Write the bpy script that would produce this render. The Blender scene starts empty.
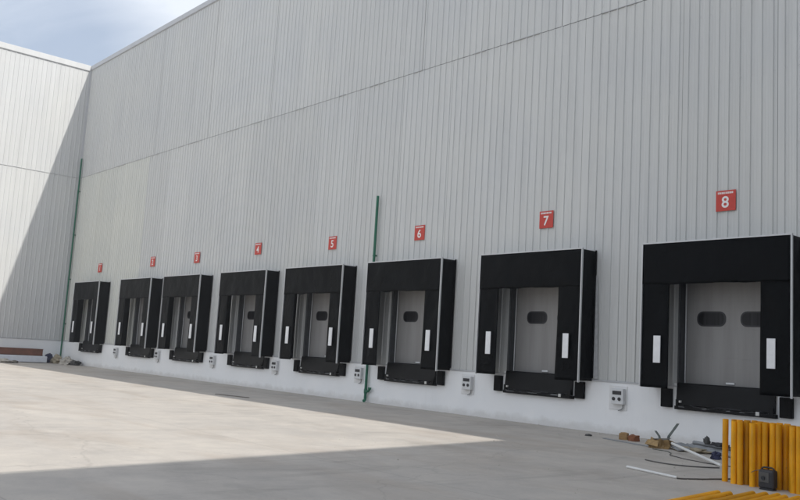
import bpy, math, random
from mathutils import Vector, Matrix, noise

random.seed(7)
S = bpy.context.scene
COL = S.collection
R = math.radians

# ------------------------------------------------------------------ constants measured from the photograph
WX0 = -49.88           # inner corner of the yard, where the two wings meet
H = 17.77              # parapet height
ZJ = 10.87             # horizontal joint of the cladding
ZP = 1.25              # top of the white plinth
DOCK_X = [-47.167, -40.941, -36.137, -30.925, -26.132, -21.331, -16.288, -11.093]
SW, SD, ST, SB = 3.49, 0.627, 4.535, 1.22     # dock shelter width, depth, top, bottom
OX0, OX1, OZ1 = 0.60, 2.89, 3.95              # door opening inside the shelter
SUNK = 0.85             # eastward run of the sun per metre of height
SUNY = 0.247

# ------------------------------------------------------------------ materials
def new_mat(name):
    m = bpy.data.materials.new(name); m.use_nodes = True
    nt = m.node_tree; b = nt.nodes['Principled BSDF']
    return m, nt, b

def N(nt, typ, **kw):
    n = nt.nodes.new(typ)
    for k, v in kw.items():
        if k in n.inputs: n.inputs[k].default_value = v
        else: setattr(n, k, v)
    return n

def c4(c): return (c[0], c[1], c[2], 1)

def ramp(nt, src, p0, p1, c0, c1):
    r = nt.nodes.new('ShaderNodeValToRGB')
    r.color_ramp.elements[0].position = p0; r.color_ramp.elements[1].position = p1
    r.color_ramp.elements[0].color = c4(c0); r.color_ramp.elements[1].color = c4(c1)
    nt.links.new(src, r.inputs[0]); return r

def mixc(nt, fac, a, b, mode='MIX'):
    m = nt.nodes.new('ShaderNodeMix'); m.data_type = 'RGBA'; m.blend_type = mode
    for v, i in ((fac, 0), (a, 6), (b, 7)):
        if hasattr(v, 'links') or hasattr(v, 'is_linked'): nt.links.new(v, m.inputs[i])
        else: m.inputs[i].default_value = c4(v) if isinstance(v, tuple) else v
    return m.outputs[2]

def simple(name, col, rough=.6, metal=0, var=.12, scale=6.0, bump=0.0, bscale=40, spec=.5, objvar=0.0, stretch=(1, 1, 1)):
    m, nt, b = new_mat(name)
    tc = N(nt, 'ShaderNodeTexCoord'); mp = N(nt, 'ShaderNodeMapping'); mp.inputs['Scale'].default_value = stretch
    nt.links.new(tc.outputs['Object'], mp.inputs[0])
    no = N(nt, 'ShaderNodeTexNoise', Scale=scale, Detail=6.0, Roughness=.6); nt.links.new(mp.outputs[0], no.inputs['Vector'])
    r = ramp(nt, no.outputs['Fac'], .3, .7, tuple(x*(1-var) for x in col), tuple(min(1, x*(1+var)) for x in col))
    out = r.outputs[0]
    if objvar:
        oi = N(nt, 'ShaderNodeObjectInfo')
        mr = N(nt, 'ShaderNodeMapRange'); mr.inputs[3].default_value = 1-objvar; mr.inputs[4].default_value = 1+objvar
        nt.links.new(oi.outputs['Random'], mr.inputs[0])
        hs = N(nt, 'ShaderNodeHueSaturation'); nt.links.new(out, hs.inputs['Color']); nt.links.new(mr.outputs[0], hs.inputs['Value'])
        out = hs.outputs[0]
    nt.links.new(out, b.inputs['Base Color'])
    b.inputs['Roughness'].default_value = rough; b.inputs['Metallic'].default_value = metal
    b.inputs['Specular IOR Level'].default_value = spec
    if bump:
        n2 = N(nt, 'ShaderNodeTexNoise', Scale=bscale, Detail=4.0); nt.links.new(mp.outputs[0], n2.inputs['Vector'])
        bp = N(nt, 'ShaderNodeBump', Strength=bump, Distance=.02)
        nt.links.new(n2.outputs['Fac'], bp.inputs['Height']); nt.links.new(bp.outputs[0], b.inputs['Normal'])
    return m

def cladding_mat(name, col):
    """painted profiled steel: faint vertical wash marks, slight oil-canning, a little variation per sheet"""
    m, nt, b = new_mat(name)
    tc = N(nt, 'ShaderNodeTexCoord'); mp = N(nt, 'ShaderNodeMapping'); mp.inputs['Scale'].default_value = (2.2, 2.2, .12)
    nt.links.new(tc.outputs['Object'], mp.inputs[0])
    n1 = N(nt, 'ShaderNodeTexNoise', Scale=1.6, Detail=7.0, Roughness=.62); nt.links.new(mp.outputs[0], n1.inputs['Vector'])
    r1 = ramp(nt, n1.outputs['Fac'], .28, .72, tuple(x*.93 for x in col), tuple(x*1.05 for x in col))
    n2 = N(nt, 'ShaderNodeTexNoise', Scale=.35, Detail=3.0); nt.links.new(tc.outputs['Object'], n2.inputs['Vector'])
    r2 = ramp(nt, n2.outputs['Fac'], .3, .7, (.94, .95, .96), (1.0, 1.0, .985))
    o = mixc(nt, 1.0, r1.outputs[0], r2.outputs[0], 'MULTIPLY')
    # fine grime runs
    mp3 = N(nt, 'ShaderNodeMapping'); mp3.inputs['Scale'].default_value = (9, 9, .25); nt.links.new(tc.outputs['Object'], mp3.inputs[0])
    n3 = N(nt, 'ShaderNodeTexNoise', Scale=2.0, Detail=5.0, Roughness=.7); nt.links.new(mp3.outputs[0], n3.inputs['Vector'])
    r3 = ramp(nt, n3.outputs['Fac'], .60, .80, (0, 0, 0), (.22, .22, .22))
    o = mixc(nt, r3.outputs[0], o, tuple(x*.72 for x in col))
    oi = N(nt, 'ShaderNodeObjectInfo'); mr = N(nt, 'ShaderNodeMapRange'); mr.inputs[3].default_value = .965; mr.inputs[4].default_value = 1.03
    nt.links.new(oi.outputs['Random'], mr.inputs[0])
    hs = N(nt, 'ShaderNodeHueSaturation'); nt.links.new(o, hs.inputs['Color']); nt.links.new(mr.outputs[0], hs.inputs['Value'])
    nt.links.new(hs.outputs[0], b.inputs['Base Color'])
    b.inputs['Roughness'].default_value = .48; b.inputs['Specular IOR Level'].default_value = .35
    n4 = N(nt, 'ShaderNodeTexNoise', Scale=1.1, Detail=2.0); nt.links.new(mp.outputs[0], n4.inputs['Vector'])
    bp = N(nt, 'ShaderNodeBump', Strength=.28, Distance=.03); nt.links.new(n4.outputs['Fac'], bp.inputs['Height'])
    nt.links.new(bp.outputs[0], b.inputs['Normal'])
    return m

def concrete_mat():
    m, nt, b = new_mat('yard_concrete')
    tc = N(nt, 'ShaderNodeTexCoord'); P = tc.outputs['Object']
    def nz(scale, det=6.0, rough=.6, st=None, dist=0.0):
        v = P
        if st:
            mp = N(nt, 'ShaderNodeMapping'); mp.inputs['Scale'].default_value = st; nt.links.new(P, mp.inputs[0]); v = mp.outputs[0]
        n = N(nt, 'ShaderNodeTexNoise', Scale=scale, Detail=det, Roughness=rough, Distortion=dist); nt.links.new(v, n.inputs['Vector']); return n.outputs['Fac']
    base = ramp(nt, nz(.22, 5.0), .32, .68, (.445, .415, .38), (.52, .48, .43)).outputs[0]
    mott = ramp(nt, nz(1.3, 8.0, .68), .3, .72, (.86, .86, .87), (1.09, 1.08, 1.06)).outputs[0]
    o = mixc(nt, 1.0, base, mott, 'MULTIPLY')
    fine = ramp(nt, nz(28.0, 4.0, .7), .25, .75, (.93, .93, .93), (1.05, 1.05, 1.05)).outputs[0]
    o = mixc(nt, 1.0, o, fine, 'MULTIPLY')
    # tyre and trowel streaks running along the yard
    st = ramp(nt, nz(.55, 6.0, .62, (.45, 1.1, 1), .9), .50, .72, (0, 0, 0), (.55, .55, .55)).outputs[0]
    o = mixc(nt, st, o, (.37, .31, .255))
    st2 = ramp(nt, nz(.8, 4.0, .6, (1.5, .3, 1), .8), .59, .73, (0, 0, 0), (.38, .38, .38)).outputs[0]
    o = mixc(nt, st2, o, (.27, .245, .22))
    # pale dust, damp-looking spots
    du = ramp(nt, nz(.5, 7.0, .7), .55, .75, (0, 0, 0), (.45, .45, .45)).outputs[0]
    o = mixc(nt, du, o, (.62, .57, .51))
    sp = ramp(nt, nz(3.2, 3.0, .5), .73, .80, (0, 0, 0), (.45, .45, .45)).outputs[0]
    o = mixc(nt, sp, o, (.22, .2, .18))
    # hairline cracks and sweeping tyre marks
    wp = N(nt, 'ShaderNodeTexNoise', Scale=.8, Detail=5.0); nt.links.new(P, wp.inputs['Vector'])
    wv = N(nt, 'ShaderNodeVectorMath', operation='MULTIPLY_ADD'); nt.links.new(wp.outputs['Color'], wv.inputs[0]); wv.inputs[1].default_value = (1.6, 1.6, 0); nt.links.new(P, wv.inputs[2])
    vo = N(nt, 'ShaderNodeTexVoronoi', feature='DISTANCE_TO_EDGE', Scale=.16); nt.links.new(wv.outputs[0], vo.inputs['Vector'])
    ck = ramp(nt, vo.outputs['Distance'], .0, .0028, (.2, .2, .2), (0, 0, 0)).outputs[0]
    o = mixc(nt, ck, o, (.16, .145, .13))
    tv = N(nt, 'ShaderNodeTexWave', wave_type='RINGS', Scale=.055, Distortion=1.2, Detail=3.0); tv.inputs['Detail Scale'].default_value = .5
    tm = N(nt, 'ShaderNodeMapping'); tm.inputs['Location'].default_value = (14, 27, 0); nt.links.new(P, tm.inputs[0]); nt.links.new(tm.outputs[0], tv.inputs['Vector'])
    tf = ramp(nt, tv.outputs['Fac'], .90, .985, (0, 0, 0), (1, 1, 1)).outputs[0]
    tb = ramp(nt, nz(.9, 6.0, .7), .45, .68, (0, 0, 0), (.30, .30, .30)).outputs[0]
    o = mixc(nt, mixc(nt, 1.0, tf, tb, 'MULTIPLY'), o, (.23, .21, .19))
    # sawn slab joints every 5 m
    br = N(nt, 'ShaderNodeTexBrick', Scale=1.0); br.offset = 0.0
    for k, v in (('Mortar Size', .012), ('Brick Width', 5.2), ('Row Height', 5.0), ('Mortar Smooth', .3)): br.inputs[k].default_value = v
    nt.links.new(P, br.inputs['Vector'])
    jf = N(nt, 'ShaderNodeMath'); jf.operation = 'MULTIPLY'; jf.inputs[1].default_value = .35; nt.links.new(br.outputs['Fac'], jf.inputs[0])
    o = mixc(nt, jf.outputs[0], o, (.2, .185, .17))
    nt.links.new(o, b.inputs['Base Color'])
    b.inputs['Roughness'].default_value = .85; b.inputs['Specular IOR Level'].default_value = .3
    bp = N(nt, 'ShaderNodeBump', Strength=.25, Distance=.02); nt.links.new(nz(9.0, 8.0, .7), bp.inputs['Height'])
    nt.links.new(bp.outputs[0], b.inputs['Normal'])
    return m

def plinth_mat():
    """white masonry paint with mud splash along the foot and a few scuffs"""
    m, nt, b = new_mat('white_plinth_paint')
    tc = N(nt, 'ShaderNodeTexCoord'); P = tc.outputs['Object']
    n1 = N(nt, 'ShaderNodeTexNoise', Scale=.9, Detail=8.0, Roughness=.65); nt.links.new(P, n1.inputs['Vector'])
    o = ramp(nt, n1.outputs['Fac'], .3, .7, (.84, .855, .87), (.90, .905, .91)).outputs[0]
    mp = N(nt, 'ShaderNodeMapping'); mp.inputs['Scale'].default_value = (6, 6, .5); nt.links.new(P, mp.inputs[0])
    n2 = N(nt, 'ShaderNodeTexNoise', Scale=1.5, Detail=5.0, Roughness=.7); nt.links.new(mp.outputs[0], n2.inputs['Vector'])
    o = mixc(nt, ramp(nt, n2.outputs['Fac'], .60, .8, (0, 0, 0), (.22, .22, .22)).outputs[0], o, (.56, .55, .53))
    sx = N(nt, 'ShaderNodeSeparateXYZ'); nt.links.new(P, sx.inputs[0])
    n3 = N(nt, 'ShaderNodeTexNoise', Scale=2.2, Detail=6.0, Roughness=.7); nt.links.new(P, n3.inputs['Vector'])
    ma = N(nt, 'ShaderNodeMath'); ma.operation = 'MULTIPLY_ADD'; ma.inputs[1].default_value = -.45; ma.inputs[2].default_value = .16
    nt.links.new(n3.outputs['Fac'], ma.inputs[0])
    ad = N(nt, 'ShaderNodeMath'); ad.operation = 'ADD'; nt.links.new(sx.outputs['Z'], ad.inputs[0]); nt.links.new(ma.outputs[0], ad.inputs[1])
    o = mixc(nt, ramp(nt, ad.outputs[0], -.12, .16, (.32, .32, .32), (0, 0, 0)).outputs[0], o, (.38, .35, .31))
    nt.links.new(o, b.inputs['Base Color']); b.inputs['Roughness'].default_value = .8
    bp = N(nt, 'ShaderNodeBump', Strength=.15, Distance=.01)
    n5 = N(nt, 'ShaderNodeTexNoise', Scale=30.0, Detail=5.0); nt.links.new(P, n5.inputs['Vector'])
    nt.links.new(n5.outputs['Fac'], bp.inputs['Height']); nt.links.new(bp.outputs[0], b.inputs['Normal'])
    return m

def door_mat():
    """off-white insulated door: rain and hand smears run down, scuffed dirty foot"""
    m, nt, b = new_mat('dock_door_paint')
    tc = N(nt, 'ShaderNodeTexCoord'); P = tc.outputs['Object']
    mp = N(nt, 'ShaderNodeMapping'); mp.inputs['Scale'].default_value = (3.2, 1, .25); nt.links.new(P, mp.inputs[0])
    n1 = N(nt, 'ShaderNodeTexNoise', Scale=1.4, Detail=6.0, Roughness=.6); nt.links.new(mp.outputs[0], n1.inputs['Vector'])
    o = ramp(nt, n1.outputs['Fac'], .35, .68, (.60, .61, .62), (.87, .88, .895)).outputs[0]
    sx = N(nt, 'ShaderNodeSeparateXYZ'); nt.links.new(P, sx.inputs[0])
    n3 = N(nt, 'ShaderNodeTexNoise', Scale=3.0, Detail=6.0, Roughness=.7); nt.links.new(P, n3.inputs['Vector'])
    ma = N(nt, 'ShaderNodeMath'); ma.operation = 'MULTIPLY_ADD'; ma.inputs[1].default_value = -.5; ma.inputs[2].default_value = .25
    nt.links.new(n3.outputs['Fac'], ma.inputs[0])
    ad = N(nt, 'ShaderNodeMath'); ad.operation = 'ADD'; nt.links.new(sx.outputs['Z'], ad.inputs[0]); nt.links.new(ma.outputs[0], ad.inputs[1])
    o = mixc(nt, ramp(nt, ad.outputs[0], 1.36, 1.62, (.8, .8, .8), (0, 0, 0)).outputs[0], o, (.16, .15, .14))
    nt.links.new(o, b.inputs['Base Color']); b.inputs['Roughness'].default_value = .5
    return m

M = dict(
    clad=cladding_mat('grey_white_cladding', (.605, .61, .602)),
    cladwhite=cladding_mat('white_cladding', (.64, .645, .645)),
    cream=cladding_mat('cream_cladding', (.625, .63, .592)),
    cap=simple('cap_flashing', (.49, .50, .515), .45, var=.05, scale=1.5, objvar=.02),
    joint=simple('joint_flashing', (.43, .44, .45), .55, var=.1),
    backing=simple('backing_liner', (.12, .125, .13), .8),
    plinth=plinth_mat(), door=door_mat(), ground=concrete_mat(),
    roof=simple('roof_membrane', (.4, .4, .39), .8),
    rubber=simple('black_curtain_fabric', (.0035, .0042, .005), .42, var=.3, scale=2.0, bump=.2, bscale=5, spec=.08),
    sidefab=simple('black_side_fabric', (.0035, .004, .0048), .5, var=.3, scale=3.0, bump=.3, bscale=7, spec=.16),
    bumper=simple('bumper_rubber', (.005, .005, .0055), .75, var=.2, scale=9, bump=.3, spec=.2),
    alu=simple('frame_aluminium', (.58, .59, .6), .4, metal=.3, var=.05),
    galv=simple('galvanised_sheet', (.66, .67, .68), .42, metal=.2, var=.12, scale=9),
    stripe=simple('white_guide_stripe', (.80, .81, .82), .5, var=.05, scale=8),
    black=simple('black_painted_steel', (.005, .0052, .006), .5, var=.4, scale=5, spec=.2),
    jamb=simple('dark_jamb_steel', (.05, .053, .057), .5, var=.15),
    pane=simple('vision_glass', (.018, .017, .019), .3, var=.7, scale=2.6, stretch=(7, 1, .2), spec=.2),  # pale vertical streaks in the colour stand for reflections on the glass
    lug=simple('zinc_lug', (.6, .6, .58), .5, metal=.2),
    red=simple('red_sign_face', (.52, .045, .03), .5, var=.06, scale=8),
    white=simple('white_lettering', (.8, .78, .77), .5, var=.02),
    boxg=simple('control_box_grey', (.66, .67, .68), .5, var=.05),
    board=simple('white_backboard', (.75, .75, .75), .6, var=.06),
    dark=simple('dark_plastic', (.02, .02, .024), .45, var=.15),
    green=simple('green_pipe_paint', (.012, .13, .075), .42, var=.2, scale=4),
    yellow=simple('yellow_post_paint', (.76, .35, .008), .42, spec=.3, var=.2, scale=7, objvar=.22, stretch=(1, 1, .3)),
    wood=simple('offcut_timber', (.32, .20, .09), .8, var=.3, scale=14, stretch=(1, 1, 5)),
    brick=simple('red_brown_block', (.22, .085, .04), .85, var=.25, scale=20),
    card=simple('torn_cardboard', (.33, .22, .10), .9, var=.25, scale=10, bump=.4),
    greypipe=simple('grey_pvc', (.25, .26, .27), .5, var=.15, scale=4),
    whitepvc=simple('white_pvc', (.72, .72, .70), .4, var=.08, scale=6),
    cable=simple('dark_cable', (.10, .097, .092), .6, var=.2),
    scrap=simple('dull_sheet_offcut', (.10, .115, .105), .5, metal=.3, var=.25, scale=9),
    beam=simple('red_oxide_steel', (.16, .065, .042), .65, var=.3, scale=3),
    wrap=simple('white_film_wrap', (.68, .71, .77), .35, var=.08, scale=5, bump=.5, bscale=6),
    navy=simple('navy_sack', (.025, .028, .07), .7, var=.3, scale=8),
    sack=simple('jute_sack', (.34, .29, .21), .9, var=.25, scale=9, bump=.5),
    sack2=simple('pale_rubble', (.45, .42, .37), .9, var=.25, scale=7, bump=.5),
    darkbag=simple('dark_bag', (.06, .06, .058), .6, var=.3, scale=8),
    tool=simple('grey_tool_case', (.032, .031, .035), .6, var=.4, scale=14),
    plank=simple('weathered_plank', (.15, .135, .115), .85, var=.3, scale=6),
)

def grp_mat():
    """milky fibreglass top, unseen, made translucent to brighten the doors in the shelter"""
    m, nt, b = new_mat('milky_fibreglass')
    b.inputs['Base Color'].default_value = (.78, .79, .78, 1); b.inputs['Roughness'].default_value = .5
    no = N(nt, 'ShaderNodeTexNoise', Scale=4.0); tr = N(nt, 'ShaderNodeBsdfTranslucent'); r = ramp(nt, no.outputs['Fac'], .3, .7, (.72, .74, .74), (.85, .86, .85))
    nt.links.new(r.outputs[0], tr.inputs['Color']); mx = nt.nodes.new('ShaderNodeMixShader'); mx.inputs[0].default_value = .6
    nt.links.new(b.outputs[0], mx.inputs[1]); nt.links.new(tr.outputs[0], mx.inputs[2]); nt.links.new(mx.outputs[0], nt.nodes['Material Output'].inputs['Surface'])
    return m
M['grp'] = grp_mat()

def chip_paint(m):
    """bare metal chips, scrapes and rust on the painted posts"""
    nt = m.node_tree; b = nt.nodes['Principled BSDF']; src = b.inputs['Base Color'].links[0].from_socket
    tc = N(nt, 'ShaderNodeTexCoord'); oi = N(nt, 'ShaderNodeObjectInfo'); ad = N(nt, 'ShaderNodeVectorMath', operation='ADD')
    nt.links.new(tc.outputs['Object'], ad.inputs[0]); nt.links.new(oi.outputs['Location'], ad.inputs[1])
    n1 = N(nt, 'ShaderNodeTexNoise', Scale=16.0, Detail=6.0, Roughness=.7); nt.links.new(ad.outputs[0], n1.inputs['Vector'])
    o = mixc(nt, ramp(nt, n1.outputs['Fac'], .64, .69, (0, 0, 0), (.8, .8, .8)).outputs[0], src, (.14, .075, .03))
    mp = N(nt, 'ShaderNodeMapping'); mp.inputs['Scale'].default_value = (30, 30, 2.0); nt.links.new(ad.outputs[0], mp.inputs[0])
    n2 = N(nt, 'ShaderNodeTexNoise', Scale=1.3, Detail=4.0); nt.links.new(mp.outputs[0], n2.inputs['Vector'])
    o = mixc(nt, ramp(nt, n2.outputs['Fac'], .60, .75, (0, 0, 0), (.5, .5, .5)).outputs[0], o, (.55, .40, .16))
    nt.links.new(o, b.inputs['Base Color'])
chip_paint(M['yellow'])

def fabric_mat(name, base, dust, rough, spec):
    """black coated fabric: dusty handling marks, scuffs, vertical creases"""
    m, nt, b = new_mat(name)
    tc = N(nt, 'ShaderNodeTexCoord'); oi = N(nt, 'ShaderNodeObjectInfo'); P = nt.nodes.new('ShaderNodeVectorMath'); P.operation = 'ADD'
    nt.links.new(tc.outputs['Object'], P.inputs[0]); nt.links.new(oi.outputs['Location'], P.inputs[1]); V = P.outputs[0]
    n1 = N(nt, 'ShaderNodeTexNoise', Scale=1.3, Detail=7.0, Roughness=.7); nt.links.new(V, n1.inputs['Vector'])
    o = mixc(nt, ramp(nt, n1.outputs['Fac'], .45, .78, (0, 0, 0), (.55, .55, .55)).outputs[0], base, dust)
    mp = N(nt, 'ShaderNodeMapping'); mp.inputs['Scale'].default_value = (7, 7, .7); nt.links.new(V, mp.inputs[0])
    n2 = N(nt, 'ShaderNodeTexNoise', Scale=1.6, Detail=6.0, Roughness=.7); nt.links.new(mp.outputs[0], n2.inputs['Vector'])
    o = mixc(nt, ramp(nt, n2.outputs['Fac'], .58, .76, (0, 0, 0), (.5, .5, .5)).outputs[0], o, tuple(x*1.5 for x in dust))
    nt.links.new(o, b.inputs['Base Color']); b.inputs['Roughness'].default_value = rough; b.inputs['Specular IOR Level'].default_value = spec
    n3 = N(nt, 'ShaderNodeTexNoise', Scale=3.5, Detail=5.0, Distortion=1.2); nt.links.new(V, n3.inputs['Vector'])
    bp = N(nt, 'ShaderNodeBump', Strength=.6, Distance=.03); nt.links.new(n3.outputs['Fac'], bp.inputs['Height']); nt.links.new(bp.outputs[0], b.inputs['Normal'])
    return m
M['rubber'] = fabric_mat('black_curtain_fabric', (.0028, .0034, .0042), (.007, .0075, .008), .45, .06)
M['sidefab'] = fabric_mat('black_side_fabric', (.0028, .0032, .004), (.005, .0055, .006), .5, .08)

# ------------------------------------------------------------------ mesh helpers
class MB:
    """collects shapes in world coordinates and links them as ONE mesh object"""
    def __init__(s): s.v = []; s.f = []; s.sm = []
    def add(s, vs, fs, smooth=False):
        o = len(s.v); s.v += [tuple(v) for v in vs]
        for f in fs: s.f.append(tuple(i+o for i in f)); s.sm.append(smooth)
        return s
    def box(s, x0, y0, z0, x1, y1, z1, rz=0, c=None):
        vs = [Vector(p) for p in ((x0, y0, z0), (x1, y0, z0), (x1, y1, z0), (x0, y1, z0), (x0, y0, z1), (x1, y0, z1), (x1, y1, z1), (x0, y1, z1))]
        if rz:
            c = Vector(c or ((x0+x1)/2, (y0+y1)/2, 0)); m = Matrix.Rotation(rz, 3, 'Z'); vs = [m @ (v-c)+c for v in vs]
        return s.add(vs, [(0, 3, 2, 1), (4, 5, 6, 7), (0, 1, 5, 4), (1, 2, 6, 5), (2, 3, 7, 6), (3, 0, 4, 7)])
    def prism(s, pts, d):
        """closed polygon pts extruded by vector d"""
        n = len(pts); d = Vector(d); a = [Vector(p) for p in pts]; b = [p+d for p in a]
        return s.add(a+b, [tuple(reversed(range(n))), tuple(range(n, 2*n))]+[(i, (i+1) % n, n+(i+1) % n, n+i) for i in range(n)])
    def tube(s, path, r, n=12, cap=True, inner=None):
        P = [Vector(p) for p in path]; rings = []
        rs = r if isinstance(r, (list, tuple)) else [r]*len(P)
        prev = None
        for i, p in enumerate(P):
            t = (P[min(i+1, len(P)-1)]-P[max(i-1, 0)]).normalized()
            u = Vector((0, 0, 1)) if abs(t.z) < .9 else Vector((1, 0, 0))
            if prev is not None: u = prev
            a = (u-t*u.dot(t)).normalized(); prev = a; b = t.cross(a)
            rings.append([p+(a*math.cos(2*math.pi*k/n)+b*math.sin(2*math.pi*k/n))*rs[i] for k in range(n)])
        vs = [v for rg in rings for v in rg]
        fs = [(i*n+k, i*n+(k+1) % n, (i+1)*n+(k+1) % n, (i+1)*n+k) for i in range(len(P)-1) for k in range(n)]
        s.add(vs, fs, True)
        if cap: s.add(rings[0], [tuple(reversed(range(n)))]); s.add(rings[-1], [tuple(range(n))])
        return s
    def build(s, name, mat, parent=None, root=None, bevel=0, loc=None):
        org = Vector(root.location) if root else Vector(loc or (0, 0, 0))
        me = bpy.data.meshes.new(name)
        me.from_pydata([tuple(Vector(v)-org) for v in s.v], [], s.f); me.update()
        for p, q in zip(me.polygons, s.sm): p.use_smooth = q
        me.materials.append(mat)
        o = bpy.data.objects.new(name, me); COL.objects.link(o)
        if parent: o.parent = parent
        else: o.location = org
        if bevel:
            b = o.modifiers.new('bevel', 'BEVEL'); b.width = bevel; b.segments = 2; b.limit_method = 'ANGLE'
        return o

def tag(o, label=None, cat=None, group=None, kind=None):
    if label: o['label'] = label
    if cat: o['category'] = cat
    if group: o['group'] = group
    if kind: o['kind'] = kind
    return o

def empty(name, loc, label, cat, group=None):
    o = bpy.data.objects.new(name, None); COL.objects.link(o); o.location = loc; o.empty_display_size = .3
    return tag(o, label, cat, group)

def copy_tree(o, parent=None):
    c = o.copy(); COL.objects.link(c); c.parent = parent
    for ch in list(o.children): copy_tree(ch, c)
    return c

def lump(loc, rx, ry, rz, seed, amp=.25, sub=4):
    """crumpled sack or rubble heap resting on the ground"""
    import bmesh
    bm = bmesh.new(); bmesh.ops.create_icosphere(bm, subdivisions=sub, radius=1)
    mb = MB(); off = Vector((seed*3.7, seed*1.3, seed*2.1)); vs = []
    for v in bm.verts:
        d = v.co.normalized(); k = 1+amp*noise.fractal(d*1.6+off, 1, 2, 4)+amp*.35*noise.noise(d*6+off)
        z = max(d.z*k, -.55); vs.append((loc[0]+d.x*k*rx, loc[1]+d.y*k*ry, loc[2]+(z+.55)/1.55*rz))
    mb.add(vs, [[v.index for v in f.verts] for f in bm.faces], True); bm.free()
    return mb

def rib_sheet(u0, u1, z0, z1, to_world, pitch=.2555, phase=-9.842, h=.025, wb=.052, wt=.024, th=.001):
    """trapezoidal sheet; to_world(u, out, z)"""
    prof = [(u0, 0)]
    k = math.floor((u0-phase)/pitch)
    while True:
        c = phase+k*pitch; k += 1
        if c+wb/2 > u1-.001: break
        if c-wb/2 < u0+.001: continue
        prof += [(c-wb/2, 0), (c-wt/2, h), (c+wt/2, h), (c+wb/2, 0)]
        # two shallow stiffening grooves in the pan
        a, b2 = c+pitch*.36, c+pitch*.64
        if b2+.01 < u1: prof += [(a-.008, 0), (a, -.004), (a+.008, 0), (b2-.008, 0), (b2, -.004), (b2+.008, 0)]
    prof.append((u1, 0))
    mb = MB(); n = len(prof)
    vs = [to_world(u, o, z0) for u, o in prof]+[to_world(u, o, z1) for u, o in prof]
    mb.add(vs, [(i, i+1, n+i+1, n+i) for i in range(n-1)])
    rows = [z for z in (1.45, 3.2, 4.9, 6.6, 8.3, 10.0, 10.72, 11.05, 12.7, 14.4, 16.1, 17.3) if z0+.05 < z < z1-.05]
    us = sorted({round(u, 4) for u, o in prof if o == 0 and u0+.03 < u < u1-.03 and any(abs(u-(phase+j*pitch)-wb/2) < .002 for j in [round((u-phase-wb/2)/pitch)])})
    for z in rows:
        for u in us:                                     # one screw head beside every rib
            c = u+.018; q = [to_world(c+a*.011, .007, z+b*.011) for a, b in ((-1, -1), (1, -1), (1, 1), (-1, 1))]; w = [to_world(c+a*.011, -.001, z+b*.011) for a, b in ((-1, -1), (1, -1), (1, 1), (-1, 1))]
            mb.add(q+w, [(0, 1, 2, 3)]+[(k, 4+k, 4+(k+1) % 4, (k+1) % 4) for k in range(4)])
    return mb

def crumpled(cx, cy, z0, w, d, h, rz, amp, seed):
    """box with dented, uneven faces"""
    import bmesh
    bm = bmesh.new(); bmesh.ops.create_cube(bm, size=1); bmesh.ops.subdivide_edges(bm, edges=bm.edges[:], cuts=5, use_grid_fill=True)
    m = MB(); rm = Matrix.Rotation(rz, 3, 'Z'); vs = []
    for v in bm.verts:
        p = Vector((v.co.x*w, v.co.y*d, (v.co.z+.5)*h)); o = Vector((seed*2.3, seed, seed*1.7))
        k = noise.noise_vector(p*7+o)*amp*(.3 if p.z < .01 else 1); p = rm @ (p+k); p.z = max(p.z, 0); vs.append(p+Vector((cx, cy, z0)))
    m.add(vs, [[v.index for v in f.verts] for f in bm.faces]); bm.free(); return m

# ------------------------------------------------------------------ ground and sky
g = MB(); g.add([(-500, -500, 0), (500, -500, 0), (500, 500, 0), (-500, 500, 0)], [(0, 1, 2, 3)])
tag(g.build('ground', M['ground']), kind='structure')

hz = MB().box(-520, -520, -1, 520, 520, 19.5).build('haze', bpy.data.materials.new('haze'))
tag(hz, kind='stuff')
hm = hz.data.materials[0]; hm.use_nodes = True; hn = hm.node_tree; hn.nodes.clear()
ho = hn.nodes.new('ShaderNodeOutputMaterial'); hv = hn.nodes.new('ShaderNodeVolumePrincipled')
hv.inputs['Color'].default_value = (.93, .95, .98, 1); hv.inputs['Density'].default_value = .0012; hv.inputs['Anisotropy'].default_value = .2
hn.links.new(hv.outputs[0], ho.inputs['Volume'])

# ------------------------------------------------------------------ main warehouse
XE = 16.0
main = empty('warehouse', (WX0, 0, 0), 'long grey ribbed metal warehouse in shade with eight numbered loading docks', 'warehouse')
wall = MB()
edges = [WX0]
for x in DOCK_X: edges += [x+OX0, x+OX1]
edges.append(XE)
for i in range(0, len(edges), 2): wall.box(edges[i], .04, 0, edges[i+1], .30, OZ1)     # piers between the door openings
for x in DOCK_X: wall.box(x+OX0, .04, 0, x+OX1, .30, ZP)                               # below the doors
wall.box(WX0, .04, OZ1, XE, .30, H-.1)
wall.box(WX0, 29.7, 0, XE, 30, H-.1); wall.box(XE-.3, .30, 0, XE, 29.7, H-.1)
wall.build('wall', M['backing'], main, main)
MB().box(WX0, .3, H-.5, XE-.3, 29.7, H-.3).build('roof', M['roof'], main, main)
MB().box(WX0+.002, -.03, 0, XE, .04, ZP).build('plinth', M['plinth'], main, main, bevel=.008)
MB().box(WX0+.002, -.055, ZP+.002, XE, .036, ZP+.035).build('drip_flashing', M['cap'], main, main)
tw = lambda u, o, z: (u, -o, z)
seams_low = []
for i, x in enumerate(DOCK_X):
    a = WX0+.004 if i == 0 else DOCK_X[i-1]+OX1
    z0 = ZP+.037
    z1 = ZJ-.012
    mat = M['cream'] if i < 2 else M['clad']
    rib_sheet(a+.006, x+OX0-.006, z0, z1, tw).build('cladding_sheet', mat, main, main)
    rib_sheet(x+OX0+.002, x+OX1-.002, OZ1, z1, tw).build('cladding_sheet', M['cream'] if i < 1 else M['clad'], main, main)
rib_sheet(DOCK_X[-1]+OX1+.006, XE, ZP+.037, ZJ-.012, tw).build('cladding_sheet', M['clad'], main, main)
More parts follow.
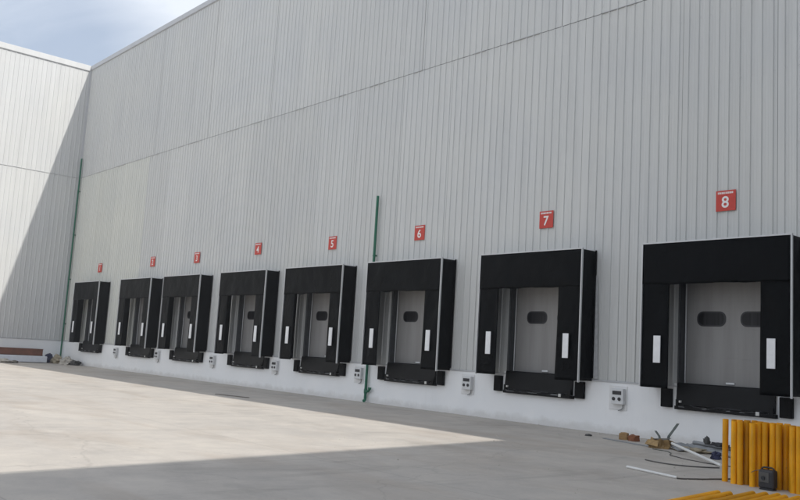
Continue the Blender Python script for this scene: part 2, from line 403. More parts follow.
ups = [WX0+.004, -45.1, -39.85, -34.3, -29.1, -23.68, -19.9, -14.2, -9.0, -3.8, 1.5, 6.5, XE]
for a, b in zip(ups[:-1], ups[1:]):
    rib_sheet(a+.009, b-.009, ZJ+.002, H-.24, lambda u, o, z: (u, -o-.004, z)).build('cladding_sheet', M['clad'], main, main)
rj = random.Random(21)
x = WX0+.3
while x < XE-1.5:                                       # short open laps along the sheet joint, dark where the sheets do not close
    l_ = rj.uniform(.25, 1.3); MB().box(x, -.032, ZJ-.008, x+l_, .03, ZJ+rj.uniform(.002, .012)).build('joint_flashing', M['joint'], main, main); x += l_+rj.uniform(.4, 2.6)
cp = MB(); x = WX0-.1
while x < XE:
    x2 = min(x+3.0, XE); cp.box(x, -.06, H-.25, x2-.012, .34, H); x = x2
cp.build('parapet_cap', M['cap'], main, main, bevel=.012)
MB().box(WX0+.004, -.048, H-.275, XE, .03, H-.253).build('cap_trim', M['joint'], main, main)
# corner angle where the two wings meet
MB().prism([(WX0+.003, -.003, ZP+.04), (WX0+.10, -.003, ZP+.04), (WX0+.10, -.04, ZP+.04), (WX0+.05, -.05, ZP+.04), (WX0+.04, -.10, ZP+.04), (WX0+.003, -.10, ZP+.04)], (0, 0, H-.30-ZP)).build('corner_flashing', M['cap'], main, main)

# doors in the openings: a part of the warehouse, with frame, vision panes and pull handle as sub-parts
def stadium(cx, cz, w, h, r, y, n=6):
    pts = []
    for (sx, sz, a0) in ((1, 1, 0), (-1, 1, 90), (-1, -1, 180), (1, -1, 270)):
        for k in range(n+1):
            a = R(a0+90*k/n); pts.append((cx+sx*(w/2-r)+r*math.cos(a), y, cz+sz*(h/2-r)+r*math.sin(a)))
    return pts
def make_door(x):
    d = MB()
    zs = [1.30, 1.95, 2.60, 3.25, 3.93]
    for a, b in zip(zs[:-1], zs[1:]): d.box(x+OX0+.05, .24, a+.0006, x+OX1-.05, .29, b-.0006)
    dr = d.build('dock_door', M['door'], main, main)
    f = MB()
    f.box(x+OX0+.003, .05, ZP+.003, x+OX0+.05, .296, OZ1-.003); f.box(x+OX1-.05, .05, ZP+.003, x+OX1-.003, .296, OZ1-.003)
    f.box(x+OX0+.052, .05, OZ1-.06, x+OX1-.052, .235, OZ1-.003)
    f.box(x+OX0+.052, .05, ZP+.002, x+OX1-.052, .296, ZP+.045)
    f.build('door_frame', M['jamb'], dr, main)
    f = MB(); f.tube([(x+OX0+.075, .20, ZP+.05), (x+OX0+.075, .20, OZ1-.07)], .017, 8); f.build('guide_rail', M['alu'], dr, main)
    for c in (1.285, 2.325):
        fr = MB(); n = 28
        o_ = stadium(x+c, 2.835, .70, .345, .15, .232); i_ = stadium(x+c, 2.835, .63, .275, .12, .232); ob = [(p[0], .2398, p[2]) for p in o_]
        fr.add(o_+i_+ob, [(k, (k+1) % n, n+(k+1) % n, n+k) for k in range(n)]+[(k, 2*n+k, 2*n+(k+1) % n, (k+1) % n) for k in range(n)])
        w = fr.build('window', M['dark'], dr, main)
        MB().prism(stadium(x+c, 2.835, .636, .281, .12, .2385), (0, -.004, 0)).build('pane', M['pane'], w, main)
    hb = MB(); hb.box(x+1.66, .205, 1.385, x+1.86, .2385, 1.425); hb.build('handle', M['stripe'], dr, main, bevel=.006)
    return dr
d0 = make_door(DOCK_X[0])
for x in DOCK_X[1:]:
    c = copy_tree(d0, main); c.location.x += x-DOCK_X[0]
    if x == DOCK_X[6]:                                   # this leaf has its vision panes set further over
        for w in c.children:
            if w.name.startswith('window'): w.location.x += .115

# ------------------------------------------------------------------ dock shelters
desc = ['farthest of the eight', 'its near side touching the third', 'tucked behind the second', 'between the third and fifth', 'left of the mid wall green pipe',
        'covering the mid wall green pipe', 'loose galvanised strip on its near side', 'nearest, behind the yellow posts']
def grid_panel(mb, P0, du, dv, th, nu, nv, amp, seed, nrm):
    """fabric sheet spanned by du x dv from P0, with soft creases, thickness th along nrm"""
    P0, du, dv, nrm = Vector(P0), Vector(du), Vector(dv), Vector(nrm); off = Vector((seed*5.1, seed*.7, 3.3))
    fr = []; bk = []
    for j in range(nv+1):
        for i in range(nu+1):
            u, v = i/nu, j/nv; p = P0+du*u+dv*v
            e = min(1, 6*min(u, 1-u)+.15)*min(1, 6*min(v, 1-v)+.15)
            k = noise.fractal(Vector((p.x*1.5, p.y*1.5, p.z*.9))+off, 1, 2, 3)*amp*e
            fr.append(p+nrm*k); bk.append(p+nrm*(k-th))
    n = nu+1; F = [(j*n+i, j*n+i+1, (j+1)*n+i+1, (j+1)*n+i) for j in range(nv) for i in range(nu)]
    o = len(fr)
    B = [tuple(o+q for q in reversed(f)) for f in F]
    rim = [i for i in range(n)]+[j*n+nu for j in range(1, nv+1)]+[nv*n+i for i in range(nu-1, -1, -1)]+[j*n for j in range(nv-1, 0, -1)]
    E = [(rim[(k+1) % len(rim)], rim[k], o+rim[k], o+rim[(k+1) % len(rim)]) for k in range(len(rim))]
    mb.add(fr+bk, F+B+E, True)

for i, x in enumerate(DOCK_X):
    t = empty('dock_shelter', (x+SW/2, -SD/2, SB), 'black dock shelter under red sign %d, %s' % (i+1, desc[i]), 'dock shelter', 'black dock shelters along the warehouse wall')
    yf = -SD; s = i+1
    rnd = random.Random(i)
    m = MB(); grid_panel(m, (x+.03, yf, 3.56), (SW-.06, 0, 0), (0, 0, ST-3.56-.03), .02, 40, 16, .034, s, (0, -1, 0)); m.v = [(vx, vy, vz-(.03*noise.noise(Vector((vx*1.7, s*3, 0)))+.006*noise.noise(Vector((vx*9, s, 0))))*max(0, (4.0-vz)/.44)) for vx, vy, vz in m.v]; m.build('header_curtain', M['rubber'], t, t)
    rin = {6: 2.765, 5: 2.80}.get(i, 2.825)
    lean = rnd.uniform(-.02, .05)
    for k, (a, w) in enumerate(((.03, .675), (rin, 3.46-rin))):
        m = MB(); grid_panel(m, (x+a, yf+.026, SB+rnd.uniform(-.01, .02)), (w, 0, 0), (0, 0, ST-SB-.06), .02, 14, 40, .04, s*3+k, (0, -1, 0))
        # curtains hang a little inward at the foot
        inner = x+a+w if k == 0 else x+a
        m.v = [((vx-(lean if k else 0)*max(0, (3.0-vz)/1.8) if abs(vx-inner) < .2 else vx), vy, vz) for vx, vy, vz in m.v]
        c = m.build('side_curtain', M['rubber'], t, t)
        sx = x+(.455 if k == 0 else 3.075)
        MB().box(sx-.088, yf-.034, 1.775, sx+.088, yf-.010, 2.385).build('guide_stripe', M['stripe'], c, t, bevel=.004)
    # side walls, top, rear frame
    for k, a in enumerate((.018, SW-.018)):
        m = MB(); sg = -1 if k == 0 else 1
        P0 = (x+a, yf+.05 if k else -.045, SB+.02)
        grid_panel(m, P0, (0, SD-.10 if k else -(SD-.10), 0), (0, 0, ST-SB-.05), .03, 12, 36, .055, s*7+k, (sg, 0, 0))
        m.build('side_panel', M['sidefab'], t, t)
    MB().prism([(x+.03, yf+.05, ST-.065), (x+.03, -.04, ST-.03), (x+.03, -.04, ST-.005), (x+.03, yf+.05, ST-.04)], (SW-.06, 0, 0)).build('top_panel', M['grp'], t, t)
    MB().box(x, yf-.014, ST-.032, x+SW, yf+.05, ST).build('front_rail', M['alu'], t, t, bevel=.004)
    for a in (0, SW-.028):
        MB().box(x+a, yf-.014, SB-.02 if a else SB+.0, x+a+.028, yf+.045, ST-.034).build('front_stile', M['alu'], t, t, bevel=.004)
    for a in (-.01, SW-.03): MB().box(x+a, -.06, SB+.09, x+a+.04, -.036, ST).build('wall_frame', M['black'], t, t)
    if i == 6:
        MB().prism([(x+SW+.012, -.034, 1.31), (x+SW+.155, -.05, 1.31), (x+SW+.06, -.05, 3.85), (x+SW+.012, -.034, 3.9)], (0, -.012, 0)).build('loose_flashing', M['galv'], t, t)
    # dock leveller below the shelter
    l = empty('dock_leveller', (x+1.77, -.03, .75), 'black dock leveller with rubber bumpers on the white plinth below dock sign %d' % (i+1), 'dock leveller', 'black dock levellers below the shelters')
    m = MB(); m.prism([(x+.64, -.033, .84), (x+.64, -.12, .86), (x+.64, -.07, 1.33), (x+.64, -.033, 1.36)], (2.26, 0, 0)); m.build('lip_plate', M['black'], l, l, bevel=.006)
    m = MB(); m.box(x+.62, -.15, .755, x+2.94, -.032, .835); m.build('lower_beam', M['black'], l, l, bevel=.006)
    for q in range(4):
        hx = x+.85+q*.55; MB().tube([(hx, -.135, .845), (hx+.22, -.135, .845)], .016, 8).build('hinge', M['black'], l, l)
    rl = random.Random(40+i)
    for q in range(2):
        MB().box(x+.66+q*2.14, -.165, .77, x+.72+q*2.18, -.151, .98).build('side_cheek', M['black'], l, l, bevel=.004)
    wx = x+.70
    while wx < x+2.7:                                    # worn bottom edge, its bright glints painted as pale strips
        wl = rl.uniform(.08, .34); MB().box(wx, -.1525, .812, wx+wl, -.1505, .812+rl.uniform(.006, .014)).build('worn_edge_glint', M['greypipe'], l, l); wx += wl+rl.uniform(.2, .7)
    MB().tube([(x+1.0, -.14, .865), (x+1.35, -.145, .80), (x+1.7, -.14, .87), (x+2.2, -.14, .86)], .011, 6).build('hose', M['dark'], l, l)
    for bx in (.76, 2.56, 2.83):
        w = .05 if bx != 2.56 else .085
        bz = .93 if bx != 2.56 else .80
        MB().box(x+bx-w/2, -.162, bz-.02, x+bx+w/2, -.12 if bx == 2.56 else -.1, bz+(.03 if bx != 2.56 else .06)).build('lug', M['lug'], l, l, bevel=.008)
    for bx in (.585, 2.985): MB().box(x+bx-.03, -.05, .76, x+bx+.03, -.0315, 1.34).build('corner_angle', M['stripe'], l, l, bevel=.003)
    for bx in (.39, 3.14):
        m = MB(); m.box(x+bx-.13, -.14, .785, x+bx+.13, -.0315, 1.205)
        b_ = m.build('bumper', M['bumper'], l, l, bevel=.012)
        for zz in (.80, 1.165): MB().box(x+bx-.1, -.152, zz, x+bx+.1, -.141, zz+.025).build('clamp_bar', M['black'], b_, l)

# ------------------------------------------------------------------ number signs
SIGN = [(-45.29, 5.335), (-38.75, 5.39), (-34.24, 5.375), (-29.13, 5.49), (-24.13, 5.42), (-19.54, 5.465), (-14.47, 5.47), (-9.35, 5.48)]
def text_mesh(ch, size):
    cu = bpy.data.curves.new('t', 'FONT'); cu.body = ch; cu.size = size; cu.extrude = .0015; cu.offset = .006; cu.align_x = 'CENTER'; cu.align_y = 'CENTER'
    o = bpy.data.objects.new('t', cu); COL.objects.link(o)
    dg = bpy.context.evaluated_depsgraph_get(); me = bpy.data.meshes.new_from_object(o.evaluated_get(dg))
    bpy.data.objects.remove(o); bpy.data.curves.remove(cu); return me
for i, (x, z) in enumerate(SIGN):
    w, h = (.47, .47) if i > 2 else (.50, .48)
    t = empty('dock_number_sign', (x, -.036, z-h/2), 'square red sign with white number %d on the ribbed wall above its dock' % (i+1), 'sign', 'red dock number signs')
    MB().box(x-w/2, -.044, z-h/2, x+w/2, -.034, z+h/2).build('sign_plate', M['red'], t, t, bevel=.003)
    me = text_mesh(str(i+1), .36); me.materials.clear(); me.materials.append(M['white']); me.name = 'numeral'
    o = bpy.data.objects.new('numeral', me); COL.objects.link(o); o.parent = t
    o.location = (-.01, -.0105, h/2-.045); o.rotation_euler = (R(90), 0, 0)
    m = MB(); cx = x-w*.40                               # worn pale caption line along the top
    rr = random.Random(3)
    while cx < x+w*.36:
        l_ = rr.uniform(.012, .03); m.box(cx, -.0465, z+h*.33, cx+l_, -.0442, z+h*.33+.045); cx += l_+.011
    m.build('caption', M['white'], t, t)

# ------------------------------------------------------------------ dock control boxes
def make_box(x):
    t = empty('control_box', (x, -.03, .62), None, None)
    MB().box(x-.27, -.045, .60, x+.24, -.0305, 1.17).build('backboard', M['board'], t, t, bevel=.006)
    b_ = MB().box(x-.14, -.16, .74, x+.20, -.0455, 1.11).build('enclosure', M['boxg'], t, t, bevel=.012)
    MB().box(x-.10, -.1645, .965, x+.15, -.1602, 1.055).build('display', M['tool'], b_, t)
    for k in (-.06, .10):
        MB().tube([(x+k, -.160, .865), (x+k, -.178, .865)], .042, 14).build('button', M['dark'], b_, t)
    MB().tube([(x+.15, -.08, .738), (x+.15, -.08, .66), (x+.10, -.08, .61), (x+.02, -.075, .59)], .014, 8).build('conduit', M['greypipe'], t, t)
    return t
bx0 = None
for i, bx in enumerate((-41.98, -37.2, -31.98, -27.18, -22.11, -17.09, -12.03)):
    if bx0 is None: t = bx0 = make_box(bx)
    else: t = copy_tree(bx0); t.location.x = bx
    tag(t, 'small pale grey push button box on the white plinth between docks %d and %d' % (i+1, i+2), 'control box', 'dock control boxes on the plinth')

# ------------------------------------------------------------------ green pipes
def pipe(x, y, ztop, label, valve):
    t = empty('down_pipe', (x, y, 0), label, 'pipe')
    m = MB(); m.tube([(x, y, .16), (x, y, ztop)], .045, 14); p = m.build('pipe_run', M['green'], t, t)
    z = 2.2
    while z < ztop:
        MB().tube([(x, y, z), (x, y, z+.05)], .054, 14).box(x-.02, y, z+.01, x+.02, -.001, z+.06).build('clip', M['green'], p, t); z += 2.6
    e = MB(); e.tube([(x, y, .2), (x, y, .11), (x+.02, y-.04, .065), (x+.04, y-.09, .06)], .048, 14); e.build('outlet_elbow', M['green'], t, t)
    if valve:
        v = MB(); v.tube([(x+.04, y-.02, .36), (x+.17, y-.02, .38), (x+.22, y-.02, .44)], .04, 12); v.tube([(x+.22, y-.02, .44), (x+.225, y-.02, .50)], .055, 14)
        v.tube([(x, y, .30), (x, y, .44)], .058, 14)
        v.build('branch_valve', M['green'], t, t)
    return t
pipe(-21.64, -.12, 6.85, 'thin green pipe running up the wall beside the sixth dock shelter', True)
pipe(WX0+.30, -.13, 12.0, 'tall thin green pipe in the yard corner where the two wings meet', False)

# ------------------------------------------------------------------ left wing (sunlit) and the wing that closes the yard on the right
def wing(name, label, x_in, side, y_end, loc, rz=0, depth=26, far=30, clad='clad', cap='cap'):
    """warehouse wing whose inner face looks along side (+1: +x, -1: -x); local frame at loc, wall along -y"""
    t = empty(name, loc, label, 'warehouse'); t.rotation_euler = (0, 0, rz)
    class Z: location = Vector((0, 0, 0))
    def B(mb, n, mat, bev=0):
        return mb.build(n, mat, t, Z, bevel=bev)
    sg = side
    def bx(o0, o1, y0, y1, z0, z1):        # o = distance out of the inner face into the yard
        a, b = sg*o0, sg*o1; return (min(a, b), y0, z0, max(a, b), y1, z1)
    m = MB(); m.box(*bx(-.30, -.04, y_end, far, 0, H-.1)); m.box(*bx(-depth, -.30, y_end, y_end+.3, 0, H-.1)); m.box(*bx(-depth, -.30, far-.3, far, 0, H-.1)); m.box(*bx(-depth, -depth+.3, y_end+.3, far-.3, 0, H-.1))
    B(m, 'wall', M['backing'])
    B(MB().box(*bx(-depth+.3, -.30, y_end+.3, far-.3, H-.5, H-.3)), 'roof', M['roof'])
    B(MB().box(*bx(-.04, .03, y_end, -.032, 0, ZP)), 'plinth', M['plinth'], .008)
    B(MB().box(*bx(-.036, .055, y_end, -.058, ZP+.002, ZP+.035)), 'drip_flashing', M['cap'])
    ys = []; y = -.06
    while y > y_end+.5: ys.append(y); y -= 5.3
    ys.append(y_end)
    for a, b in zip(ys[:-1], ys[1:]):
        B(rib_sheet(b+.006, a-.006, ZP+.037, ZJ-.012, lambda u, o, z: (sg*o, u, z), phase=0), 'cladding_sheet', M[clad])
        B(rib_sheet(b+.009, a-.009, ZJ+.002, H-.32, lambda u, o, z: (sg*(o+.004), u, z), phase=0), 'cladding_sheet', M[clad])
    B(MB().box(*bx(-.03, .027, y_end, -.062, ZJ-.009, ZJ+.001)), 'joint_flashing', M['joint'])
    B(MB().box(*bx(-.34, .07, y_end, -.072, H-.33, H)), 'parapet_cap', M[cap], .012)
    B(MB().box(*bx(-.03, .05, y_end, -.062, H-.355, H-.333)), 'cap_trim', M['joint'])
    return t
wing('warehouse_wing', 'sunlit white ribbed metal warehouse wing closing the left end of the yard', 0, 1, -46, (WX0, 0, 0), clad='cladwhite', cap='cladwhite')
XR = -11.72+SUNK*H
wing('warehouse_wing', 'grey ribbed metal warehouse wing along the right side of the yard', 0, -1, -55, (XR, 0, 0), rz=R(8), far=.5, depth=22)

# ------------------------------------------------------------------ yellow posts, standing and lying
def make_post(h, r=.05):
    m = MB(); n = 16; ri = r-.005
    ring = lambda rr, z: [(rr*math.cos(2*math.pi*k/n), rr*math.sin(2*math.pi*k/n), z) for k in range(n)]
    m.add(ring(r, 0)+ring(r, h), [(k, (k+1) % n, n+(k+1) % n, n+k) for k in range(n)], True)
    m.add(ring(ri, 0)+ring(ri, h), [(k, n+k, n+(k+1) % n, (k+1) % n) for k in range(n)], True)
    m.add(ring(r, h)+ring(ri, h), [(k, (k+1) % n, n+(k+1) % n, n+k) for k in range(n)])
    m.add(ring(r, 0)+ring(ri, 0), [(k, n+k, n+(k+1) % n, (k+1) % n) for k in range(n)])
    return m
LS = 'yellow painted steel post standing upright in the tight cluster beside the nearest dock'
GS = 'yellow steel posts standing in a cluster'
first = make_post(.93, .044).build('steel_post', M['yellow']); first.location = (-6.53, -5.30, 0); first.rotation_euler = (R(.6), R(.4), 0)
tag(first, 'yellow steel post standing slightly apart at the left edge of the cluster', 'post', GS)
rr = random.Random(11)
spots = []
for row, (y, x0) in enumerate(((-5.40, -6.34), (-5.285, -6.40), (-5.17, -6.345), (-5.055, -6.29))):
    for k in range(16):
        x = x0+k*.0935+rr.uniform(-.006, .006)+(.0 if k < 2 else .012*(k//3))
        yy = y+rr.uniform(-.006, .006)
        if row == 0 and -6.02 < x < -5.52: continue          # the tool case stands here
        if row == 0 and k in (2, 11): continue
        if row == 1 and k in (3, 8): continue
        if row == 2 and k in (6,): continue
        spots.append((x, yy))
for (x, y) in spots:
    o = first.copy(); COL.objects.link(o); o.location = (x, y, 0); o.rotation_euler = (R(rr.uniform(-.35, .35)), R(rr.uniform(-.35, .35)), rr.uniform(0, 6)); o.scale = (1, 1, rr.uniform(.975, 1.01))
    tag(o, LS, 'post', GS)
LL = 'yellow steel post lying flat in the row before the standing cluster'
GL = 'yellow steel posts lying on the ground'
lying = make_post(2.3, .043).build('steel_post', M['yellow'])
ends = [(-5.757, -6.95), (-5.64, -6.86), (-5.52, -6.47), (-5.40, -6.36), (-5.275, -6.27), (-5.155, -6.32), (-5.035, -6.20), (-4.915, -6.16), (-4.79, -6.2), (-4.67, -6.1)]
for k, (x, y) in enumerate(ends):
    o = lying if k == 0 else lying.copy()
    if k: COL.objects.link(o)
    a = .118+rr.uniform(-.004, .004)
    d = Vector((a, -1, 0)).normalized()
    o.location = (x, y, .044); o.rotation_euler = d.to_track_quat('Z', 'Y').to_euler()
    tag(o, 'yellow steel post lying flat at the left edge of the row on the concrete' if k == 0 else LL, 'post', GL)

# small grey tool case in front of the posts
tx, ty = -5.775, -5.50
t = empty('tool_case', (tx, ty, 0), 'small dark grey portable machine with a carrying handle against the yellow posts', 'machine')
MB().box(tx-.115, ty-.075, .025, tx+.115, ty+.075, .285).build('case_body', M['tool'], t, t, bevel=.03)
MB().box(tx-.10, ty-.06, 0, tx+.10, ty+.06, .024).build('foot', M['dark'], t, t, bevel=.006)
MB().tube([(tx-.09, ty, .28), (tx-.08, ty, .305), (tx-.05, ty, .315), (tx+.05, ty, .315), (tx+.08, ty, .305), (tx+.09, ty, .28)], .013, 8).build('handle', M['dark'], t, t)
pm = MB(); pm.box(tx-.09, ty-.083, .11, tx+.05, ty-.0765, .25); pm.build('front_panel', M['cable'], t, t, bevel=.003)
MB().tube([(tx-.03, ty-.084, .17), (tx-.03, ty-.10, .17)], .028, 12).build('knob', M['dark'], t, t)
MB().tube([(tx-.11, ty-.03, .27), (tx-.17, ty-.05, .25), (tx-.22, ty-.05, .22)], .005, 6).build('lead', M['cable'], t, t)

# ------------------------------------------------------------------ debris along the wall near the nearest dock
def single(mb, name, mat, label, cat, loc, group=None, bevel=0):
    return tag(mb.build(name, mat, loc=loc, bevel=bevel), label, cat, group)
def arc(a, b, sag, n=14, z=.012, wob=0, seed=0):
    a, b = Vector(a), Vector(b); d = (b-a); p = Vector((-d.y, d.x, 0)).normalized(); out = []
    for k in range(n+1):
        t_ = k/n; v = a+d*t_+p*(sag*4*t_*(1-t_)+wob*noise.noise(Vector((t_*4+seed, seed, 0)))); out.append((v.x, v.y, z))
    return out
single(MB().tube([(-8.057, -5.59, .021), (-6.97, -5.908, .021)], .021, 12), 'pvc_pipe', M['whitepvc'], 'short thin white plastic pipe lying alone on the open concrete', 'pipe', (-8.06, -5.59, 0))
single(MB().tube([(-9.31, -2.15, .17), (-7.55, -3.50, .026)], .026, 12), 'pvc_pipe', M['whitepvc'], 'white plastic pipe leaning from the scrap pile towards the yellow posts', 'pipe', (-9.3, -2.1, 0))
single(MB().tube(arc((-6.96, -5.93, 0), (-6.60, -4.95, 0), -.06, 12, .012, .03, 2), .011, 8), 'cable', M['cable'], 'short grey cable trailing from the white pipe end to the standing posts', 'cable', (-6.9, -5.9, 0))
single(MB().tube(arc((-8.62, -4.18, 0), (-7.45, -3.75, 0), -.32, 18, .012, .05, 5), .011, 8), 'cable', M['cable'], 'dark curved cable on the concrete between two white pipes', 'cable', (-8.6, -4.2, 0))
single(MB().tube(arc((-8.9, -2.9, 0), (-7.3, -3.3, 0), -.15, 18, .010, .06, 8), .009, 8), 'cable', M['cable'], 'dark cable beneath the leaning white pipe', 'cable', (-8.9, -2.9, 0))
for k, (a, b, r) in enumerate((((-9.75, -.62, .045), (-6.9, -1.75, .045), .045), ((-9.7, -.90, .05), (-6.8, -2.10, .05), .05), ((-9.55, -1.18, .045), (-6.7, -2.45, .045), .045), ((-9.6, -.80, .125), (-6.9, -1.95, .128), .042))):
    single(MB().tube([a, b], r, 12), 'grey_pipe', M['greypipe'], 'long grey plastic pipe in the low stack along the foot of the white plinth', 'pipe', a, 'grey pipes by the plinth')
single(MB().box(-11.55, -1.60, .0, -9.95, -1.52, .02, rz=R(-17)), 'flat_bar', M['greypipe'], 'long flat grey bar lying left of the torn brown box', 'bar', (-10.8, -1.56, 0), bevel=.004)
single(crumpled(-11.24, -.94, 0, .20, .16, .15, R(14), .03, 4), 'timber_block', M['wood'], 'tan timber offcut beside the red brown block at the wall foot', 'timber', (-11.24, -.94, 0), bevel=.01)
single(crumpled(-10.96, -.99, 0, .22, .16, .13, R(-9), .035, 6), 'rubble_block', M['brick'], 'red brown block beside the tan timber offcut at the wall foot', 'block', (-10.94, -.99, 0), bevel=.012)
single(lump((-12.05, -1.18, 0), .09, .06, .05, 3, .4, 3), 'scrap_lump', M['darkbag'], 'tiny dark scrap lying alone on the concrete left of the debris', 'scrap', (-12.05, -1.18, 0))
# torn box with open flaps
bt = empty('torn_box', (-9.86, -1.72, 0), 'torn brown cardboard box with open flaps at the left end of the grey pipes', 'box')
cx, cy = -9.86, -1.72
crumpled(cx, cy, 0, .42, .26, .16, R(20), .09, 2).build('box_wall', M['card'], bt, bt)
fl = MB(); fl.prism([(cx-.22, cy-.08, .155), (cx+.10, cy-.19, .16), (cx+.12, cy-.27, .05), (cx-.22, cy-.20, .07)], (0, 0, .006)); fl.build('flap', M['card'], bt, bt)
fl = MB(); fl.prism([(cx-.22, cy+.06, .165), (cx+.14, cy-.08, .175), (cx+.22, cy+.08, .21), (cx-.10, cy+.20, .18)], (0, 0, .008)); fl.build('flap', M['plank'], bt, bt)
def strip(pts, w, name, label):
    m = MB()
    for a, b in zip(pts[:-1], pts[1:]):
        a, b = Vector(a), Vector(b); m.prism([a+Vector((-w/2, 0, 0)), a+Vector((w/2, .01, 0)), b+Vector((w/2*.85, .01, 0)), b+Vector((-w/2*.85, 0, 0))], (0, .022, 0))
    return single(m, name, M['scrap'], label, 'metal offcut', pts[0])
strip([(-10.02, -1.20, 0), (-9.98, -1.18, .22), (-9.90, -1.12, .37), (-9.84, -1.06, .50)], .055, 'metal_offcut', 'tall bent dark metal offcut sticking up behind the torn box')
strip([(-10.12, -1.24, 0), (-10.2, -1.2, .2), (-10.32, -1.16, .30)], .045, 'metal_offcut', 'short bent dark metal offcut leaning left behind the torn box')
single(MB().prism([(-9.86, -1.42, .06), (-9.30, -1.95, .02), (-9.16, -1.74, .05), (-9.40, -1.40, .09), (-9.66, -1.22, .11)], (0, .015, .02)), 'sheet_offcut', M['greypipe'], 'bent grey sheet offcut between the torn box and the grey pipes', 'sheet offcut', (-9.5, -1.4, 0))
single(lump((-9.15, -1.62, 0), .30, .18, .09, 8, .7, 4), 'rubble_heap', M['sack'], 'low heap of pale brown rubble at the left end of the grey pipes', 'rubble', (-9.15, -1.62, 0))
single(lump((-8.72, -1.32, .15), .17, .08, .08, 5, .6, 4), 'plastic_bag', M['dark'], 'crumpled black plastic lying on the grey pipes', 'plastic bag', (-8.72, -1.32, .15))
single(lump((-9.10, -1.16, .15), .07, .06, .15, 9, .5, 3), 'scrap_lump', M['darkbag'], 'small dark crumpled scrap on the grey pipes left of the black plastic', 'scrap', (-9.10, -1.16, .15))
single(lump((-8.25, -2.38, 0), .09, .08, .14, 12, .5, 4), 'rag', M['navy'], 'dark blue grey rag on the ground just left of the standing yellow posts', 'rag', (-8.25, -2.38, 0))
single(MB().tube(arc((-9.75, -2.15, 0), (-9.0, -2.75, 0), .16, 14, .01, .08, 4), .007, 6), 'wire', M['scrap'], 'thin bent wire lying in front of the torn box', 'wire', (-9.75, -2.15, 0))
# things out in the yard and by the far corner
single(MB().box(-24.5, -3.88, 0, -23.05, -3.74, .018, rz=R(12)), 'plank', M['plank'], 'dark weathered plank lying at the edge of the wall shadow', 'plank', (-23.8, -3.8, 0), bevel=.004)
single(MB().box(-49.1, -6.4, .03, -47.9, -1.42, .37), 'panel_bundle', M['wrap'], 'low white film wrapped bundle of panels on the ground by the far corner', 'bundle', (-48.5, -4, 0), bevel=.03)
MBb = MB().box(-49.05, -6.6, .40, -48.2, -1.50, .78)
st = empty('steel_beam_stack', (-48.6, -4, .37), 'red brown stack of steel beams lying on the white wrapped bundle', 'beam stack')
for k in range(3):
    y0 = -1.50-.03*k; x0 = -48.5-.22*k
    MB().box(x0-.09, -6.6, .372, x0+.09, y0, .388).box(x0-.006, -6.6, .389, x0+.006, y0, .733).box(x0-.09, -6.6, .734, x0+.09, y0, .75).build('beam', M['beam'], st, st)
MB().box(-48.41, -6.55, .393, -48.36, -1.55, .73).build('side_plate', M['beam'], st, st, bevel=.004)
single(lump((-49.0, -.98, 0), .30, .24, .50, 21, .3), 'sack', M['navy'], 'dark navy sack slumped on the ground between the wrapped bundle and the corner pipe', 'sack', (-49.0, -.98, 0))
single(lump((-48.2, -.78, 0), .48, .25, .42, 22, .6), 'sack', M['sack'], 'brownish sack slumped at the foot of the corner pipe', 'sack', (-48.2, -.78, 0))
single(lump((-47.3, -.60, 0), .66, .26, .38, 23, .6), 'sack', M['sack2'], 'pale beige sack right of the corner pipe', 'sack', (-47.3, -.60, 0))
single(lump((-46.5, -.42, 0), .46, .24, .24, 24, .5), 'bag', M['darkbag'], 'small dark bag at the right end of the sacks in the corner', 'bag', (-46.5, -.42, 0))
single(lump((-46.8, -4.05, 0), .5, .45, .20, 25, .4), 'rubble_heap', M['sack2'], 'low pale rubble heap in front of the wrapped bundle', 'rubble', (-46.8, -4.05, 0))
single(lump((-46.6, -3.5, 0), .18, .16, .14, 26, .4), 'rubble_lump', M['plank'], 'small dark lump at the right end of the pale rubble heap', 'rubble', (-46.6, -3.5, 0))

rg = random.Random(5); gm = MB()
for k in range(900):
    if k < 520: x, y = rg.uniform(-30, -5), -abs(rg.gauss(.08, .55))-.06
    else: x, y = rg.uniform(-13, -4.5), rg.uniform(-9, -1)
    r = rg.uniform(.004, .016) if rg.random() < .93 else rg.uniform(.016, .03)
    a = rg.uniform(0, 6); dx, dy = math.cos(a)*r, math.sin(a)*r
    gm.add([(x+dx, y+dy, 0), (x-dy, y+dx*.8, 0), (x-dx*.9, y-dy, 0), (x+dy, y-dx, 0), (x+dx*.3, y+dy*.2, r*.9)], [(0, 1, 4), (1, 2, 4), (2, 3, 4), (3, 0, 4)])
tag(gm.build('grit', M['sack2']), 'fine pale grit and chips scattered on the concrete along the plinth', 'grit', kind='stuff')

# ------------------------------------------------------------------ sky, sun, camera
sdir = Vector((SUNK, SUNY, 1)).normalized()
el = math.asin(sdir.z); rot = math.atan2(sdir.x, sdir.y)
W = bpy.data.worlds.new('World'); S.world = W; W.use_nodes = True
nt = W.node_tree; bg = nt.nodes['Background']
sky = nt.nodes.new('ShaderNodeTexSky'); sky.sky_type = 'NISHITA'; sky.sun_disc = False
sky.sun_elevation = el; sky.sun_rotation = rot; sky.air_density = 1.3; sky.dust_density = 3.0; sky.ozone_density = 1.2
tc = nt.nodes.new('ShaderNodeTexCoord')
mp = nt.nodes.new('ShaderNodeMapping'); mp.inputs['Scale'].default_value = (1.6, 1.6, 4.0); mp.inputs['Location'].default_value = (.35, .1, .2)
nt.links.new(tc.outputs['Generated'], mp.inputs[0])
cn = N(nt, 'ShaderNodeTexNoise', Scale=1.7, Detail=7.0, Roughness=.55, Distortion=.4); nt.links.new(mp.outputs[0], cn.inputs['Vector'])
dt = N(nt, 'ShaderNodeVectorMath', operation='DOT_PRODUCT'); nt.links.new(tc.outputs['Generated'], dt.inputs[0]); dt.inputs[1].default_value = (.05, -.20, .05)  # adds unseen cloud behind the camera, put there to brighten the shaded wall
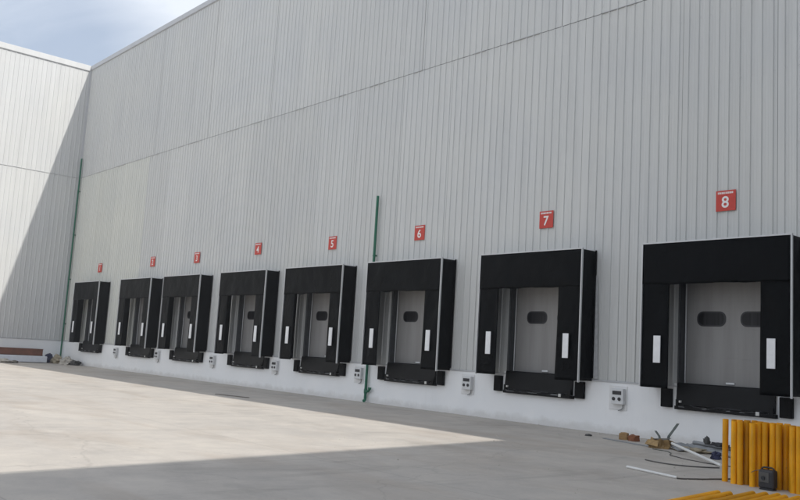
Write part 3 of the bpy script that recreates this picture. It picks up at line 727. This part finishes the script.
sm = N(nt, 'ShaderNodeMath', operation='ADD'); nt.links.new(cn.outputs['Fac'], sm.inputs[0]); nt.links.new(dt.outputs['Value'], sm.inputs[1])
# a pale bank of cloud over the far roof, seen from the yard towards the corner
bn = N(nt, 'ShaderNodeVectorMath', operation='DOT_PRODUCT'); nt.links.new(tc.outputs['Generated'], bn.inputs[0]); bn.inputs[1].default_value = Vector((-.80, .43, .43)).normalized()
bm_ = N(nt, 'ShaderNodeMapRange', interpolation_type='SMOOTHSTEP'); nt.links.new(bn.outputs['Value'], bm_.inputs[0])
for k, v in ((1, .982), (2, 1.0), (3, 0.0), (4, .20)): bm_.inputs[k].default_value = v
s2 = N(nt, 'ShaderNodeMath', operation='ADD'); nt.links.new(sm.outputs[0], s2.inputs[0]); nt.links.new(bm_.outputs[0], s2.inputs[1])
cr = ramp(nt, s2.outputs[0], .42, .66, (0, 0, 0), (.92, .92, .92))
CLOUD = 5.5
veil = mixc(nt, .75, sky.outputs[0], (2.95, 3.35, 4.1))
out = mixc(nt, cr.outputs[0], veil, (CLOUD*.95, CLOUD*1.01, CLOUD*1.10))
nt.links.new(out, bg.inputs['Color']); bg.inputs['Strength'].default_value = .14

L = bpy.data.lights.new('sun', 'SUN'); L.energy = 2.8; L.angle = R(.53); L.color = (1, .96, .895)
lo = bpy.data.objects.new('sun', L); COL.objects.link(lo); lo.rotation_euler = (-sdir).to_track_quat('-Z', 'Y').to_euler()

F, YAW, PIT, ROL, DD, HH = 842.8985, .8577, .1237, .0597, 17.7166, 1.6036
cam = bpy.data.cameras.new('camera'); co = bpy.data.objects.new('camera', cam); COL.objects.link(co)
cam.sensor_width = 36; cam.lens = 36*F/800; cam.clip_end = 2000; cam.clip_start = .1
cy, sy = math.cos(YAW), math.sin(YAW)
fw = Vector((-sy*math.cos(PIT), cy*math.cos(PIT), math.sin(PIT))); rt = Vector((cy, sy, 0)); up = rt.cross(fw)
r2 = rt*math.cos(ROL)+up*math.sin(ROL); u2 = -rt*math.sin(ROL)+up*math.cos(ROL)
co.matrix_world = Matrix(((r2.x, u2.x, -fw.x, 0), (r2.y, u2.y, -fw.y, -DD), (r2.z, u2.z, -fw.z, HH), (0, 0, 0, 1)))
S.camera = co
S.view_settings.view_transform = 'Standard'; S.view_settings.look = 'None'; S.view_settings.gamma = 1; S.view_settings.use_curve_mapping = False
S.view_settings.exposure = 0.38
